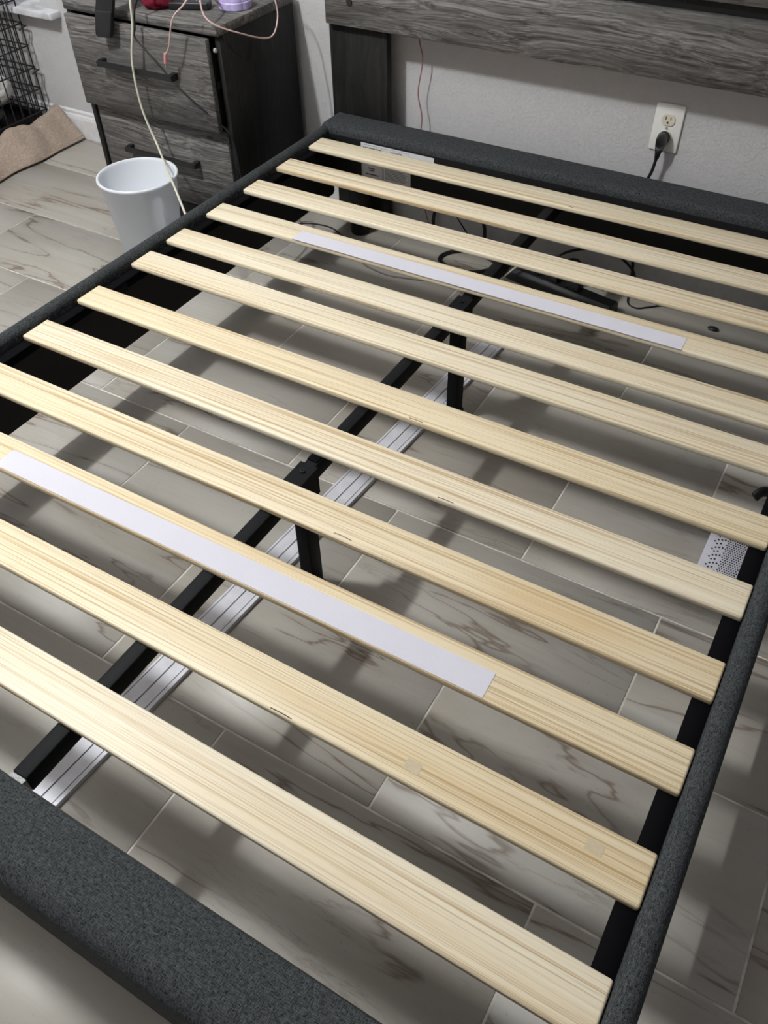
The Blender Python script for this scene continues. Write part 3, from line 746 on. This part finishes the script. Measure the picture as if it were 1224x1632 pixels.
for a in ((cx0+0.012, cx0+0.016, cy0+0.012, cy1-0.012), (cx1-0.016, cx1-0.012, cy0+0.012, cy1-0.012), (cx0+0.016, cx1-0.016, cy0+0.012, cy0+0.016), (cx0+0.016, cx1-0.016, cy1-0.016, cy1-0.012)):
    bx(bm, *a, cz0+0.002, cz0+0.034)
finish('tray', bm, M['tray'], cr_)
def cushion(name, cx, cy, cz, rx, ry, rz, m, label, cat, seed, p=0.55, tilt=0):
    bm = bmesh.new(); bmesh.ops.create_icosphere(bm, subdivisions=5, radius=1)
    for v in bm.verts:
        c = v.co
        q = Vector((math.copysign(abs(c.x)**p, c.x), math.copysign(abs(c.y)**p, c.y), c.z))
        q *= 1 + 0.07*noise.noise(Vector(c)*2.0 + Vector((seed,0,0)))
        q = Vector((q.x*rx, q.y*ry, q.z*rz + 0.006*noise.noise(Vector(c)*7 + Vector((0,0,seed)))))
        q.rotate(Matrix.Rotation(tilt, 3, 'Y'))
        v.co = q + Vector((cx, cy, cz))
    return tag(finish(name, bm, M[m], smooth=True), label, cat)
cushion('crate_bed', -2.475, -0.13, cz0+0.035, 0.205, 0.33, 0.030, 'bedding', 'flat grey cushion on the tray inside the wire crate', 'cushion', 5.0)
cushion('pillow', -2.365, 0.065, cz0+0.129, 0.135, 0.16, 0.060, 'pillow', 'plump white pillow lying inside the wire crate', 'pillow', 9.0, p=0.7)

# brown fleece blanket: under the crate and spilling over its side to the floor
prof_ = [(-2.80, 0.012), (-2.60, 0.030), (-2.40, 0.040), (-2.23, 0.046), (-2.188, 0.050), (-2.165, 0.066), (-2.140, 0.072), (-2.105, 0.064), (-2.070, 0.046), (-2.042, 0.024), (-2.028, 0.006)]
bm = bmesh.new()
NY = 70
grid = []
for j in range(NY+1):
    t_ = j/NY; y = -0.70 + t_*0.980
    row = []
    P = [Vector((x, 0, z)) for x, z in prof_]
    fine = spline([(p.x, p.y, p.z) for p in P], 4)
    for p in fine:
        out = max(0, (p.x + 2.20)/0.17)
        wv = noise.noise(Vector((y*6.5, p.x*5, 1.3)))
        wv2 = noise.noise(Vector((y*19, p.x*14, 4.1)))
        x = p.x + out*(0.022*wv + 0.004*math.sin(y*8))
        bump = out*(1-out*0.6) if out < 1.6 else 0
        rise = max(0, (y-0.02)/0.25)**1.6
        z = p.z
        if out > 0 and p.z > 0.012:
            z += 0.030*wv*min(1, out*3) + 0.016*wv2 + (0.042*rise + 0.022*max(0, math.sin(y*17+1.2)))*math.exp(-((p.x+2.14)/0.045)**2)
        row.append(bm.verts.new((x, y, max(0.004, z))))
    grid.append(row)
for a, b in zip(grid, grid[1:]):
    for k in range(len(a)-1): bm.faces.new((a[k], a[k+1], b[k+1], b[k]))
bl = finish('fleece_blanket', bm, M['blanket'], smooth=True)
sm = bl.modifiers.new('thick', 'SOLIDIFY'); sm.thickness = 0.006; sm.offset = -1
sb = bl.modifiers.new('sub', 'SUBSURF'); sb.levels = 1; sb.render_levels = 1
tag(bl, 'brown fleece blanket bunched under the wire dog crate', 'blanket')
